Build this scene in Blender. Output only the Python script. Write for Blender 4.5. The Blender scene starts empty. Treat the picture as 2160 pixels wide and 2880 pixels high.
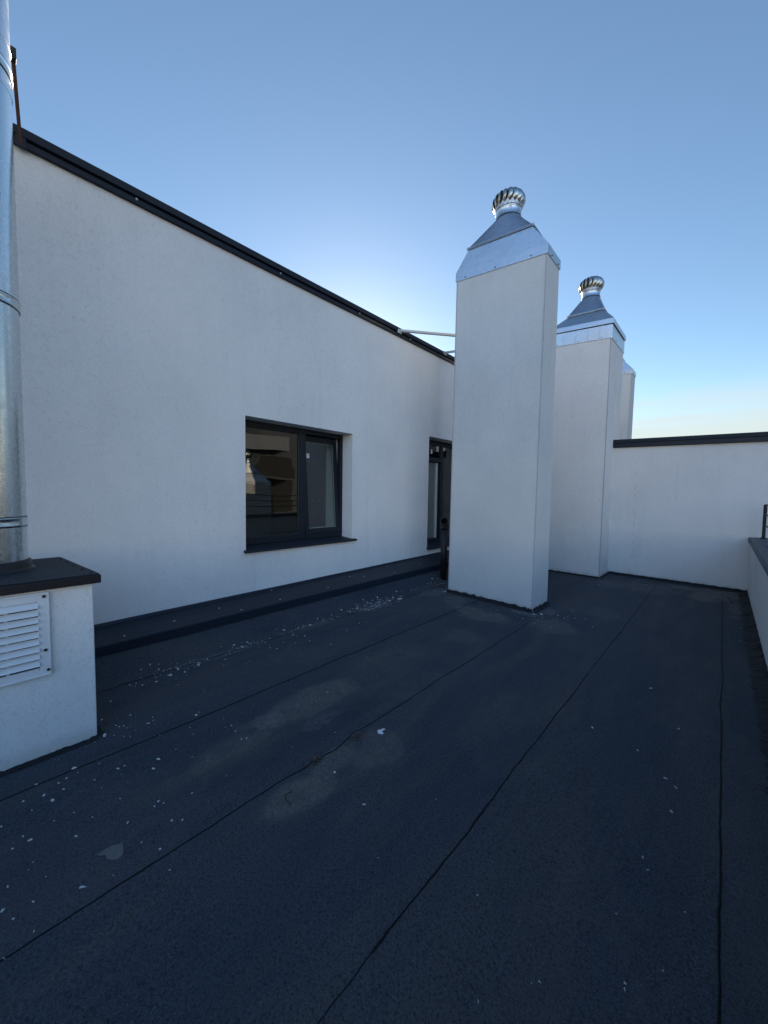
import bpy, math, random
from mathutils import Vector, Matrix, noise
random.seed(7)
R = math.radians
PI = math.pi
sc = bpy.context.scene
col = sc.collection

# ------------------------------------------------------------------ camera
M3 = Matrix(((0.73400, -0.04543, 0.67715), (0.67888, 0.02783, -0.73400), (0.01425, 0.99858, 0.05147)))
def build_rot():
    yaw, pitch, roll = -7.45081933e-01, -5.14942486e-02, 1.42599751e-02
    f = Vector((math.sin(yaw)*math.cos(pitch), math.cos(yaw)*math.cos(pitch), math.sin(pitch)))
    r = Vector((math.cos(yaw), -math.sin(yaw), 0)); u = r.cross(f)
    r2 = r*math.cos(roll) + u*math.sin(roll); u2 = u*math.cos(roll) - r*math.sin(roll)
    return Matrix((r2, u2, -f)).transposed()
cam = bpy.data.cameras.new('camera'); camo = bpy.data.objects.new('camera', cam); col.objects.link(camo)
camo.matrix_world = Matrix.Translation((0, 0, 1.6)) @ build_rot().to_4x4()
cam.sensor_fit = 'HORIZONTAL'; cam.sensor_width = 36; cam.lens = 36*1033.2/2160
cam.clip_start = 0.02; cam.clip_end = 3000
sc.camera = camo

# ------------------------------------------------------------------ sky, sun, exposure
SUN_AZ, SUN_EL = R(-47.5), R(18)
w = bpy.data.worlds.new('World'); sc.world = w; w.use_nodes = True
nt = w.node_tree; nd = nt.nodes; lk = nt.links
bg = nd['Background']
sky = nd.new('ShaderNodeTexSky'); sky.sky_type = 'NISHITA'; sky.sun_disc = False
sky.sun_elevation = SUN_EL; sky.sun_rotation = SUN_AZ
sky.altitude = 100; sky.air_density = 1.0; sky.dust_density = 0.16; sky.ozone_density = 2.6
tc = nd.new('ShaderNodeTexCoord'); mp = nd.new('ShaderNodeMapping'); mp.inputs['Scale'].default_value = (1.3, 1.3, 17)
mp.inputs['Rotation'].default_value = (0.05, 0.03, 0)
nz = nd.new('ShaderNodeTexNoise'); nz.inputs['Scale'].default_value = 2.2; nz.inputs['Detail'].default_value = 5; nz.inputs['Roughness'].default_value = .5
lk.new(tc.outputs['Generated'], mp.inputs[0]); lk.new(mp.outputs[0], nz.inputs[0])
r1 = nd.new('ShaderNodeMapRange'); r1.inputs[1].default_value = .36; r1.inputs[2].default_value = .62; lk.new(nz.outputs[0], r1.inputs[0])
sx = nd.new('ShaderNodeSeparateXYZ'); lk.new(tc.outputs['Generated'], sx.inputs[0])
r2 = nd.new('ShaderNodeMapRange'); r2.inputs[1].default_value = .26; r2.inputs[2].default_value = .09; r2.interpolation_type = 'SMOOTHSTEP'; lk.new(sx.outputs[2], r2.inputs[0])
mm = nd.new('ShaderNodeMath'); mm.operation = 'MULTIPLY'; lk.new(r1.outputs[0], mm.inputs[0]); lk.new(r2.outputs[0], mm.inputs[1])
m2 = nd.new('ShaderNodeMath'); m2.operation = 'MULTIPLY'; m2.inputs[1].default_value = .85; lk.new(mm.outputs[0], m2.inputs[0])
mx = nd.new('ShaderNodeMix'); mx.data_type = 'RGBA'; r6 = nd.new('ShaderNodeMapRange'); r6.inputs[1].default_value = .25; r6.inputs[2].default_value = .12; r6.inputs[4].default_value = .8; r6.interpolation_type = 'SMOOTHSTEP'
off = nd.new('ShaderNodeMath'); off.operation = 'MULTIPLY_ADD'; off.inputs[1].default_value = .16; lk.new(nz.outputs[0], off.inputs[0]); lk.new(sx.outputs[2], off.inputs[2])
of2 = nd.new('ShaderNodeMath'); of2.operation = 'SUBTRACT'; of2.inputs[1].default_value = .08; lk.new(off.outputs[0], of2.inputs[0]); lk.new(of2.outputs[0], r6.inputs[0])
mxx = nd.new('ShaderNodeMath'); mxx.operation = 'MAXIMUM'; lk.new(m2.outputs[0], mxx.inputs[0]); lk.new(r6.outputs[0], mxx.inputs[1]); lk.new(mxx.outputs[0], mx.inputs[0]); lk.new(sky.outputs[0], mx.inputs[6])
mx.inputs[7].default_value = (3.75, 3.95, 3.8, 1)
# added gain on the unseen sky opposite the sun, to brighten the shaded walls
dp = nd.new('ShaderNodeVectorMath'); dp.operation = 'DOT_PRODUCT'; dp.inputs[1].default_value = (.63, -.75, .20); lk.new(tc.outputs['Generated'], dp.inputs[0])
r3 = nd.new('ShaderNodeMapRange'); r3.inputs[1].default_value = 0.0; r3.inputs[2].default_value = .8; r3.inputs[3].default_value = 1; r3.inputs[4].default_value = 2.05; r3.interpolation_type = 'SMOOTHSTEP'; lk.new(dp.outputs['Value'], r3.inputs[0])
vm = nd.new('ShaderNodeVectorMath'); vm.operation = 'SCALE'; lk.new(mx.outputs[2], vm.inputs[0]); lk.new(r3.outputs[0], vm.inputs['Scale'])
# added warm tint low in that unseen sky, to warm the walls; neutral higher
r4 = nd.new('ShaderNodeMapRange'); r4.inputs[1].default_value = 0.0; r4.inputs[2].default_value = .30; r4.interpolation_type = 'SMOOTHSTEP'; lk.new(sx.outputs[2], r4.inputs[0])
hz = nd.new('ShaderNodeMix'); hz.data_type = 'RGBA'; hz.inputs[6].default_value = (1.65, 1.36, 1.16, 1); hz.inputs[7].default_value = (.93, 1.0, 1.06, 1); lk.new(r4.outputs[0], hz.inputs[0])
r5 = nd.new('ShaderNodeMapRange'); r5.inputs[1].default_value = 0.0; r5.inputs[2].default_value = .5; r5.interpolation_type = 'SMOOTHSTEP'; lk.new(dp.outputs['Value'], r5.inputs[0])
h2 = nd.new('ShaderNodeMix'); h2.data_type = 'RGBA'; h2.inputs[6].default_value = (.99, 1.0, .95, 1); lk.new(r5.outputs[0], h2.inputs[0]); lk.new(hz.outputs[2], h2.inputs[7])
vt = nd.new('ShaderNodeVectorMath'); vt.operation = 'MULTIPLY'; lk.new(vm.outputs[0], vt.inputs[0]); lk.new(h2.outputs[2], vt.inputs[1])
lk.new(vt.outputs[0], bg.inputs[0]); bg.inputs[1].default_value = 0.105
sl = bpy.data.lights.new('sun', 'SUN'); sl.energy = 4.0; sl.angle = R(0.5); sl.color = (1, .80, .58)
so = bpy.data.objects.new('sun', sl); col.objects.link(so)
sdir = Vector((math.sin(SUN_AZ)*math.cos(SUN_EL), math.cos(SUN_AZ)*math.cos(SUN_EL), math.sin(SUN_EL)))
so.rotation_euler = sdir.to_track_quat('Z', 'Y').to_euler(); so.location = (-10, 10, 20)
sc.view_settings.view_transform = 'Standard'; sc.view_settings.look = 'None'; sc.view_settings.gamma = 1
sc.view_settings.exposure = 0.95

# ------------------------------------------------------------------ materials
def mat(name, base, rough=.6, metal=0.0, spec=.5):
    m = bpy.data.materials.new(name); m.use_nodes = True
    b = m.node_tree.nodes['Principled BSDF']
    b.inputs['Base Color'].default_value = (*base, 1); b.inputs['Roughness'].default_value = rough
    b.inputs['Metallic'].default_value = metal; b.inputs['Specular IOR Level'].default_value = spec
    return m, m.node_tree, b
def N(t, kind, **kw):
    n = t.nodes.new(kind)
    for k, v in kw.items():
        if k.startswith('i_'): n.inputs[k[2:].replace('_', ' ')].default_value = v
        else: setattr(n, k, v)
    return n
def noisen(t, vec, scale, detail=3, rough=.5, dist=0):
    n = t.nodes.new('ShaderNodeTexNoise'); n.inputs['Scale'].default_value = scale
    n.inputs['Detail'].default_value = detail; n.inputs['Roughness'].default_value = rough; n.inputs['Distortion'].default_value = dist
    if vec: t.links.new(vec, n.inputs['Vector'])
    return n.outputs[0]
def rng(t, v, a, b, c=0., d=1., smooth=False):
    n = t.nodes.new('ShaderNodeMapRange')
    for i, x in enumerate((a, b, c, d)): n.inputs[i+1].default_value = x
    if smooth: n.interpolation_type = 'SMOOTHSTEP'
    t.links.new(v, n.inputs[0]); return n.outputs[0]
def math_(t, op, a, b):
    n = t.nodes.new('ShaderNodeMath'); n.operation = op
    for i, x in enumerate((a, b)):
        if isinstance(x, (int, float)): n.inputs[i].default_value = x
        else: t.links.new(x, n.inputs[i])
    return n.outputs[0]
def mixc(t, f, a, b):
    n = t.nodes.new('ShaderNodeMix'); n.data_type = 'RGBA'
    for i, x in ((0, f), (6, a), (7, b)):
        if isinstance(x, tuple): n.inputs[i].default_value = (*x, 1)
        elif isinstance(x, (int, float)): n.inputs[i].default_value = x
        else: t.links.new(x, n.inputs[i])
    return n.outputs[2]
def pos(t): return t.nodes.new('ShaderNodeNewGeometry').outputs['Position']
def scaled(t, v, s):
    n = t.nodes.new('ShaderNodeMapping'); n.inputs['Scale'].default_value = s; t.links.new(v, n.inputs[0]); return n.outputs[0]
def bump(t, b, h, strength, dist, prev=None):
    n = t.nodes.new('ShaderNodeBump'); n.inputs['Strength'].default_value = strength; n.inputs['Distance'].default_value = dist
    t.links.new(h, n.inputs['Height'])
    if prev: t.links.new(prev, n.inputs['Normal'])
    t.links.new(n.outputs[0], b.inputs['Normal']); return n.outputs[0]

def plaster(name, c=(.735, .73, .71), dirt=.3, cracks=()):
    m, t, b = mat(name, c, .92, 0, .25)
    p = pos(t)
    big = noisen(t, p, 1.1, 4, .6)
    mid = noisen(t, scaled(t, p, (1, 1, .35)), 5, 4, .65)
    fine = noisen(t, p, 95, 3, .7)
    c1 = mixc(t, rng(t, big, .3, .7), tuple(x*.93 for x in c), tuple(min(1, x*1.05) for x in c))
    c2 = mixc(t, rng(t, mid, .5, .78, 0, .16), c1, tuple(x*.72 for x in c))
    # trowel-rubbed grooves
    worm = noisen(t, p, 42, 2, .55, 1.4)
    groove = rng(t, worm, .36, .44, 1, 0)
    c3 = mixc(t, math_(t, 'MULTIPLY', groove, .30), c2, tuple(x*.55 for x in c))
    c4 = mixc(t, rng(t, fine, .38, .68, 0, .24), c3, tuple(x*.60 for x in c))
    # splash dirt along the foot of the wall
    sz = t.nodes.new('ShaderNodeSeparateXYZ'); t.links.new(p, sz.inputs[0])
    foot = rng(t, math_(t, 'ADD', sz.outputs[2], math_(t, 'MULTIPLY', mid, -.12)), .05, -.05, 0, dirt, True)
    streak = noisen(t, scaled(t, p, (7, 7, .35)), 1.6, 4, .6)
    c4 = mixc(t, rng(t, streak, .50, .74, 0, .13), c4, tuple(x*.66 for x in c))
    c4 = mixc(t, rng(t, noisen(t, p, .55, 2, .5), .4, .65, 0, .5), c4, (c[0]*1.02, c[1]*.985, c[2]*.95))
    c5 = mixc(t, foot, c4, (.28, .235, .185))
    for x0, za, zb, k in cracks:      # hairline cracks
        wig = math_(t, 'MULTIPLY', math_(t, 'SUBTRACT', noisen(t, scaled(t, p, (0, 0, 1)), 2.5, 4, .6), .5), .16)
        d = math_(t, 'ABSOLUTE', math_(t, 'SUBTRACT', math_(t, 'ADD', sz.outputs[0], wig), x0), 0)
        line = rng(t, d, .010, .002)
        br = math_(t, 'MULTIPLY', rng(t, noisen(t, p, 9, 3, .7), .47, .58), math_(t, 'MULTIPLY', rng(t, sz.outputs[2], za, za+.1), rng(t, sz.outputs[2], zb, zb-.1)))
        c5 = mixc(t, math_(t, 'MULTIPLY', math_(t, 'MULTIPLY', line, br), k), c5, (.16, .155, .15))
    t.links.new(c5, b.inputs['Base Color'])
    n1 = bump(t, b, worm, .6, .004)
    bump(t, b, fine, .5, .002, n1)
    return m
M = {}
M['plaster'] = plaster('wall_plaster')
M['plaster_pink'] = plaster('chimney_plaster', (.60, .61, .60), .4)
M['plaster_bounce'] = plaster('bounce_lit_chimney_plaster', (.74, .715, .68), .4)  # middle chimney's render painted lighter and warmer to stand in for bounced light
M['plaster_rear'] = plaster('rear_wall_plaster', (.675, .665, .645), .4, ((-1.29, .3, 2.35, .45), (-.65, 1.3, 2.3, .3)))

def metal(name, c, r0, r1, sc_=18, bumpd=.0006, spangle=0.):
    m, t, b = mat(name, c, .3, 1.0)
    tcn = t.nodes.new('ShaderNodeTexCoord').outputs['Object']
    n = noisen(t, tcn, sc_, 4, .6); n2 = noisen(t, tcn, 3, 2, .5)
    t.links.new(rng(t, n, .3, .7, r0, r1), b.inputs['Roughness'])
    if spangle:
        v = t.nodes.new('ShaderNodeTexVoronoi'); v.inputs['Scale'].default_value = 40; t.links.new(tcn, v.inputs['Vector'])
        sv = t.nodes.new('ShaderNodeSeparateColor'); t.links.new(v.outputs['Color'], sv.inputs[0])
        cc = mixc(t, math_(t, 'MULTIPLY', sv.outputs[0], spangle), c, tuple(x*.7 for x in c))
        cc = mixc(t, rng(t, n2, .5, .75, 0, .35), cc, tuple(x*.75 for x in c))
        t.links.new(cc, b.inputs['Base Color'])
    bump(t, b, n2, .6, bumpd*10)
    return m
M['bead'] = plaster('corner_bead_render', (.43, .44, .44), .4)
M['galv'] = metal('galvanised_sheet', (.60, .63, .66), .26, .42, spangle=.12)
M['galv_dull'] = metal('weathered_galvanised_sheet', (.40, .43, .47), .36, .52, spangle=.12)
M['steel'] = metal('polished_steel', (.42, .42, .39), .24, .36, bumpd=.0001)
M['flue'] = metal('flue_steel', (.60, .64, .65), .20, .34, bumpd=.00025)
def paint(name, c, r=.45, spec=.4, wear=.25):
    m, t, b = mat(name, c, r, 0, spec)
    p = pos(t); n = noisen(t, p, 6, 5, .65); n2 = noisen(t, p, 60, 3, .6)
    t.links.new(mixc(t, rng(t, n, .45, .8, 0, wear), c, tuple(min(1, x*2.2+.01) for x in c)), b.inputs['Base Color'])
    t.links.new(rng(t, n2, .3, .7, r-.08, r+.1), b.inputs['Roughness']); return m
M['anthracite'] = paint('anthracite_flashing', (.010, .015, .025), .5, .28, .12)
M['anthracite_top'] = paint('anthracite_cap', (.020, .025, .032), .6, .14)
M['brown_cap'] = paint('dark_brown_cap', (.008, .007, .010), .5, .3)
M['greycap'] = paint('grey_parapet_flashing', (.06, .068, .078), .5, .3)
M['frame'] = paint('window_frame_foil', (.009, .012, .018), .4, .3, .1)
M['black'] = paint('black_plastic', (.012, .012, .013), .45)
M['rail'] = paint('railing_paint', (.010, .011, .013), .5, .25, 0)
M['white'] = paint('white_plastic', (.62, .64, .65), .45, .5, .0)
M['whitebar'] = paint('pale_strut_paint', (.50, .50, .48), .5, .4, .0)
M['spacer'] = paint('glazing_spacer', (.45, .47, .48), .4, .4, 0)
M['redbar'] = paint('rusty_strut', (.10, .045, .035), .6, .3, .3)
M['debris'] = paint('plaster_crumbs', (.46, .455, .44), .9, .2, .3)
M['litter'] = paint('leaf_litter', (.070, .050, .038), .95, .1, 0)
b_ = M['litter'].node_tree; v_ = noisen(b_, pos(b_), 120, 2, .6); b_.links.new(mixc(b_, rng(b_, v_, .35, .65), (.022, .018, .015), (.20, .155, .12)), b_.nodes['Principled BSDF'].inputs['Base Color'])
M['room'] = paint('room_paint', (.16, .17, .15), .9, .2, 0)
M['roomfloor'] = paint('room_floor', (.14, .13, .11), .7, .2, 0)
M['tar'] = paint('seam_bitumen', (.006, .006, .007), .6, .2, 0)
M['ground'] = paint('city_ground', (.12, .12, .10), .95, .1, .4)
M['facade'] = plaster('neighbour_render', (.27, .29, .31), 0)
M['cladding'] = paint('dark_cladding', (.010, .011, .012), .7)
M['nbwall'] = plaster('neighbour_grey', (.11, .125, .14), 0)
# glass
def glass(name, tint, fres=1.75):
    m = bpy.data.materials.new(name); m.use_nodes = True; t = m.node_tree; t.nodes.clear()
    o = t.nodes.new('ShaderNodeOutputMaterial'); mixn = t.nodes.new('ShaderNodeMixShader')
    tr = t.nodes.new('ShaderNodeBsdfTransparent'); tr.inputs[0].default_value = (*tint, 1)
    g = t.nodes.new('ShaderNodeBsdfGlossy'); g.inputs['Roughness'].default_value = 0.0; g.inputs['Color'].default_value = (.95, .97, .97, 1)
    f = t.nodes.new('ShaderNodeFresnel'); f.inputs[0].default_value = fres
    nb = t.nodes.new('ShaderNodeTexNoise'); nb.inputs['Scale'].default_value = 1.6; nb.inputs['Detail'].default_value = 0
    bp = t.nodes.new('ShaderNodeBump'); bp.inputs['Strength'].default_value = .05; bp.inputs['Distance'].default_value = .05
    t.links.new(pos(t), nb.inputs[0]); t.links.new(nb.outputs[0], bp.inputs['Height']); t.links.new(bp.outputs[0], g.inputs['Normal'])
    gb = t.nodes.new('ShaderNodeNewGeometry'); io = t.nodes.new('ShaderNodeMapRange'); io.inputs[3].default_value = fres; io.inputs[4].default_value = 1/fres
    t.links.new(gb.outputs['Backfacing'], io.inputs[0]); t.links.new(io.outputs[0], f.inputs[0])
    t.links.new(f.outputs[0], mixn.inputs[0]); t.links.new(tr.outputs[0], mixn.inputs[1]); t.links.new(g.outputs[0], mixn.inputs[2])
    t.links.new(mixn.outputs[0], o.inputs[0]); return m
M['glass'] = glass('window_glass', (.62, .68, .64), 1.9)

# membrane: granulated bitumen sheets
def membrane(name, attr=True):
    m, t, b = mat(name, (.03, .03, .03), .85, 0, .25)
    p = pos(t)
    gran = noisen(t, p, 260, 2, .8); gran2 = noisen(t, p, 90, 3, .7)
    big = noisen(t, scaled(t, p, (1, .45, 1)), 1.3, 5, .6); mid = noisen(t, scaled(t, p, (1.3, .6, 1)), 6, 5, .65)
    sx = t.nodes.new('ShaderNodeSeparateXYZ'); t.links.new(p, sx.inputs[0])
    roll = math_(t, 'FLOOR', math_(t, 'DIVIDE', math_(t, 'ADD', sx.outputs[0], 20.84), .905), 0)
    wn = t.nodes.new('ShaderNodeTexWhiteNoise'); wn.noise_dimensions = '1D'; t.links.new(roll, wn.inputs['W'])
    c = mixc(t, wn.outputs['Value'], (.021, .030, .045), (.034, .046, .064))
    c = mixc(t, rng(t, big, .35, .68, 0, .7), c, (.052, .058, .068))
    c = mixc(t, rng(t, mid, .45, .75, 0, .35), c, (.015, .020, .028))
    wear = noisen(t, scaled(t, p, (2.6, .5, 1)), 1.1, 5, .65, .6)
    c = mixc(t, rng(t, wear, .47, .66, 0, .75), c, (.066, .063, .061))
    c = mixc(t, rng(t, gran, .50, .72, 0, .85), c, (.12, .13, .145))
    c = mixc(t, rng(t, gran2, .52, .32, 0, .8), c, (.008, .010, .013))
    c = mixc(t, rng(t, noisen(t, p, 38, 4, .75), .52, .74, 0, .45), c, (.066, .072, .084))
    if attr:
        a = t.nodes.new('ShaderNodeAttribute'); a.attribute_name = 'dust'
        d = noisen(t, p, 9, 6, .7)
        fac = math_(t, 'ADD', a.outputs['Fac'], math_(t, 'MULTIPLY', math_(t, 'SUBTRACT', noisen(t, p, 14, 5, .7), .5), .30))
        core = rng(t, fac, .06, .75, 0, .62, True)
        ring = math_(t, 'MULTIPLY', rng(t, fac, .05, .10), rng(t, fac, .17, .10))
        dn = math_(t, 'MULTIPLY', math_(t, 'ADD', core, math_(t, 'MULTIPLY', ring, .16)), rng(t, d, .30, .64, .25, 1))
        c = mixc(t, dn, c, (.135, .118, .100))
        swirl = noisen(t, p, 30, 4, .6, 2.5)
        c = mixc(t, math_(t, 'MULTIPLY', rng(t, swirl, .52, .56), math_(t, 'MULTIPLY', rng(t, fac, .3, .7), .35)), c, (.20, .185, .165))
        a2 = t.nodes.new('ShaderNodeAttribute'); a2.attribute_name = 'pale'
        pn = math_(t, 'MULTIPLY', a2.outputs['Fac'], rng(t, noisen(t, p, 22, 5, .7), .38, .6, .1, 1))
        c = mixc(t, pn, c, (.22, .22, .215))
    t.links.new(c, b.inputs['Base Color'])
    n1 = bump(t, b, gran, .8, .003)
    bump(t, b, mid, .5, .01, n1)
    return m
M['membrane'] = membrane('granulated_membrane')
M['membrane_up'] = membrane('membrane_upstand', False)

# ------------------------------------------------------------------ mesh helpers
class MB:
    def __init__(s): s.v = []; s.f = []; s.sm = []
    def add(s, vs, fs, smooth=False):
        o = len(s.v); s.v += [tuple(x) for x in vs]; s.f += [tuple(i+o for i in f) for f in fs]; s.sm += [smooth]*len(fs); return s
    def box(s, x0, x1, y0, y1, z0, z1):
        return s.hexa([(x0, y0, z0), (x1, y0, z0), (x1, y1, z0), (x0, y1, z0)], [(x0, y0, z1), (x1, y0, z1), (x1, y1, z1), (x0, y1, z1)])
    def hexa(s, b, t):
        return s.add(list(b)+list(t), [(3, 2, 1, 0), (4, 5, 6, 7), (0, 1, 5, 4), (1, 2, 6, 5), (2, 3, 7, 6), (3, 0, 4, 7)])
    def extr_y(s, prof, y0, y1, closed=True):   # prof = [(x,z)] counterclockwise seen from -y
        n = len(prof); vs = [(x, y0, z) for x, z in prof]+[(x, y1, z) for x, z in prof]
        fs = [(i, (i+1) % n, (i+1) % n+n, i+n) for i in range(n)]+[tuple(range(n))[::-1], tuple(range(n, 2*n))]
        return s.add(vs, fs)
    def tube(s, a, b, r, seg=16, r2=None, caps=True, smooth=True):
        a = Vector(a); b = Vector(b); d = (b-a).normalized(); r2 = r if r2 is None else r2
        u = d.orthogonal().normalized(); w_ = d.cross(u); vs = []
        for c, rr in ((a, r), (b, r2)):
            for i in range(seg):
                an = 2*PI*i/seg; vs.append(c+u*math.cos(an)*rr+w_*math.sin(an)*rr)
        s.add(vs, [(i, (i+1) % seg, (i+1) % seg+seg, i+seg) for i in range(seg)], smooth)
        if caps: s.add(vs, [tuple(range(seg))[::-1], tuple(range(seg, 2*seg))])
        return s
    def lathe(s, c, prof, seg=40, smooth=True):   # prof [(r,z)]
        vs = []
        for r, z in prof:
            for i in range(seg):
                an = 2*PI*i/seg; vs.append((c[0]+r*math.cos(an), c[1]+r*math.sin(an), c[2]+z))
        fs = []
        for k in range(len(prof)-1):
            for i in range(seg):
                fs.append((k*seg+i, k*seg+(i+1) % seg, (k+1)*seg+(i+1) % seg, (k+1)*seg+i))
        return s.add(vs, fs, smooth)
    def bar(s, a, b, w_, h, up=(0, 0, 1)):
        a = Vector(a); b = Vector(b); d = (b-a).normalized(); side = d.cross(Vector(up)).normalized(); u = side.cross(d)
        q = [side*w_/2*i+u*h/2*j for i, j in ((-1, -1), (1, -1), (1, 1), (-1, 1))]
        return s.hexa([a+x for x in q], [b+x for x in q])
    def build(s, name, m, parent=None, bevel=0, seg=2):
        me = bpy.data.meshes.new(name); me.from_pydata([tuple(x) for x in s.v], [], s.f); me.update()
        me.polygons.foreach_set('use_smooth', s.sm); me.materials.append(M[m] if isinstance(m, str) else m)
        o = bpy.data.objects.new(name, me); col.objects.link(o)
        if parent: o.parent = parent
        import bmesh
        bm = bmesh.new(); bm.from_mesh(me); bmesh.ops.remove_doubles(bm, verts=bm.verts, dist=1e-6)
        if name not in OPEN: bmesh.ops.recalc_face_normals(bm, faces=bm.faces)
        bm.to_mesh(me); bm.free()
        if bevel:
            bv = o.modifiers.new('bevel', 'BEVEL'); bv.width = bevel; bv.segments = seg; bv.limit_method = 'ANGLE'; bv.angle_limit = R(35)
        return o
OPEN = set()
def tag(o, label=None, cat=None, group=None, kind=None):
    for k, v in (('label', label), ('category', cat), ('group', group), ('kind', kind)):
        if v: o[k] = v
    return o
def struct(o): o['kind'] = 'structure'; return o
def empty(name, loc, label, cat, group=None):
    o = bpy.data.objects.new(name, None); o.empty_display_size = .2; col.objects.link(o); o.location = loc
    tag(o, label, cat, group); bpy.context.view_layer.update(); return o
def reparent(root):   # parts are modelled in world coordinates: keep them there
    bpy.context.view_layer.update()
    inv = Matrix.Translation(-root.location)
    for ch in root.children: ch.location = ch.location - root.location
def nz1(*p): return noise.noise(Vector(p))

# ------------------------------------------------------------------ setting
struct(MB().add([(-900, -900, -21), (900, -900, -21), (900, 900, -21), (-900, 900, -21)], [(0, 1, 2, 3)]).build('ground', 'ground'))

# roof deck: one sheet with the stains as an attribute
SEAMS = [.06, -.825, -1.725, -2.645, -3.53]
blobs_dust = [  # x, y, rx, ry, strength : dried dirt
    (-1.55, 1.58, .22, .26, .5), (-1.58, 1.12, .13, .24, .75), (-1.64, 1.34, .09, .22, .8), (-2.25, 1.62, .18, .60, .75), (-2.2, 1.05, .14, .35, .5),
    (-1.95, 2.2, .4, .5, .3), (-2.3, 2.6, .25, .5, .35), (-2.35, 4.45, .5, .30, .6), (-1.5, 4.7, .3, .35, .5), (-2.9, 4.75, .3, .25, .5), (-2.1, 3.6, .3, .25, .4),
    (-1.2, 5.7, .35, .35, .35), (-.9, 7.9, .6, .5, .45), (-.3, 8.35, .5, .22, .7), (.13, 8.2, .22, .5, .9), (-.15, 7.9, .22, .5, .7), (.2, 7.3, .1, .8, .5),
    (-1.4, 7.9, .3, .4, .4), (-.1, 4.0, .25, .9, .22), (.2, 2.6, .2, .8, .2), (-3.0, 2.4, .3, .6, .25), (-1.0, 2.4, .3, .6, .15), (-.3, 1.3, .2, .5, .2), (-2.1, .3, .3, .5, .2)]
blobs_pale = [(-2.28, 1.3, .09, .12, .25), (-2.0, 1.55, .06, .15, .2),
    (-3.55, 3.7, .10, .35, .5), (-3.58, 2.6, .08, .3, .4), (-3.55, 1.5, .07, .5, .3), (-3.4, 4.9, .2, .3, .3), (-1.72, 5.2, .12, .15, .4), (-1.9, 4.9, .25, .08, .4), (-1.5, 7.6, .3, .3, .15)]
X0, X1, Y0, Y1, ST = -4.3, .37, -5.0, 8.72, .03
nx, ny = int((X1-X0)/ST)+1, int((Y1-Y0)/ST)+1
vs = []; du = []; pa = []
for j in range(ny):
    for i in range(nx):
        x = X0+(X1-X0)*i/(nx-1); y = Y0+(Y1-Y0)*j/(ny-1)
        h = .006*nz1(x*.9, y*.6, 3)+.003*nz1(x*4, y*2, 7)
        for sx_ in SEAMS[:4]:
            d = x-sx_
            if -.12 < d < 0: h += .003*(1+d/.12)
        vs.append((x, y, h))
        v = 0
        for bx, by, rx, ry, s_ in blobs_dust:
            q = ((x-bx)/rx)**2+((y-by)/ry)**2+.7*nz1(x*5, y*5, bx*3)
            if q < 1.2: v = max(v, s_*min(1, max(0, 1.2-q)*1.1))
        du.append(v)
        v = 0
        for bx, by, rx, ry, s_ in blobs_pale:
            q = ((x-bx)/rx)**2+((y-by)/ry)**2+.8*nz1(x*18, y*18, bx*3)
            if q < 1.2: v = max(v, s_*min(1, max(0, 1.2-q)*2))
        pa.append(v)
fs = [(j*nx+i, j*nx+i+1, (j+1)*nx+i+1, (j+1)*nx+i) for j in range(ny-1) for i in range(nx-1)]
deck = struct(MB().add(vs, fs, True).build('roof_deck', 'membrane'))
for nme, vals in (('dust', du), ('pale', pa)):
    a = deck.data.attributes.new(nme, 'FLOAT', 'POINT'); a.data.foreach_set('value', vals)
# the floor slab below
struct(MB().box(-9.5, .62, -5.2, 14, -.5, -.06).build('roof_slab', 'membrane_up'))
struct(MB().box(-4.29, 1.7, 8.99, 14, -.058, .0).build('rear_terrace', 'membrane_up'))
struct(MB().box(.66, 9.0, -9, 16, -.5, -.02).build('neighbouring_terrace', 'membrane_up'))

def seam_bead(xs, y0, y1, seedv, gaps=(), wob=.006, wd=.0045, jog=None):
    mb = MB(); n = int((y1-y0)/.02); L = []; 
    for k in range(n+1):
        y = y0+(y1-y0)*k/n
        x = xs+wob*nz1(seedv, y*1.7, 0)*2+.0042*nz1(seedv, y*11, 4)+.002*nz1(seedv, y*31, 6)
        if jog: x += jog(y)
        wv = wd*(1+.9*nz1(seedv+5, y*4, 2))
        if nz1(seedv+9, y*.9, 1) < -.32: wv *= .35
        if any(a < y < b for a, b in gaps): wv *= .15
        h = .006*nz1(x*.9, y*.6, 3)+.003*nz1(x*4, y*2, 7)+.001
        L.append((x, y, max(wv, .0008), h))
    vs = []
    for x, y, wv, h in L: vs += [(x-wv, y, h+.0005), (x, y, h+.0045), (x+wv, y, h+.0005)]
    fs = []
    for k in range(n): fs += [(3*k, 3*k+1, 3*k+4, 3*k+3), (3*k+1, 3*k+2, 3*k+5, 3*k+4)]
    struct(mb.add(vs, fs).build('roof_seam', 'tar'))
def jogf(y):
    return .02*math.exp(-((y-1.42)/.08)**2)-.018*math.exp(-((y-1.62)/.05)**2)+.012*math.exp(-((y-1.2)/.06)**2)
seam_bead(.06, -1, 8.6, 1, gaps=((7.6, 8.7),))
seam_bead(-.825, -1, 8.5, 2, gaps=((5.2, 5.6),), wd=.0045, wob=.008)
seam_bead(-1.725, -1, 5.0, 3, gaps=((1.24, 1.32), (1.58, 1.72), (2.2, 2.35)), jog=jogf)
seam_bead(-2.645, -1, 5.0, 4, wd=.004)
seam_bead(-3.53, .2, 8.0, 5, wd=.003, gaps=((1.9, 3.0),))

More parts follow.
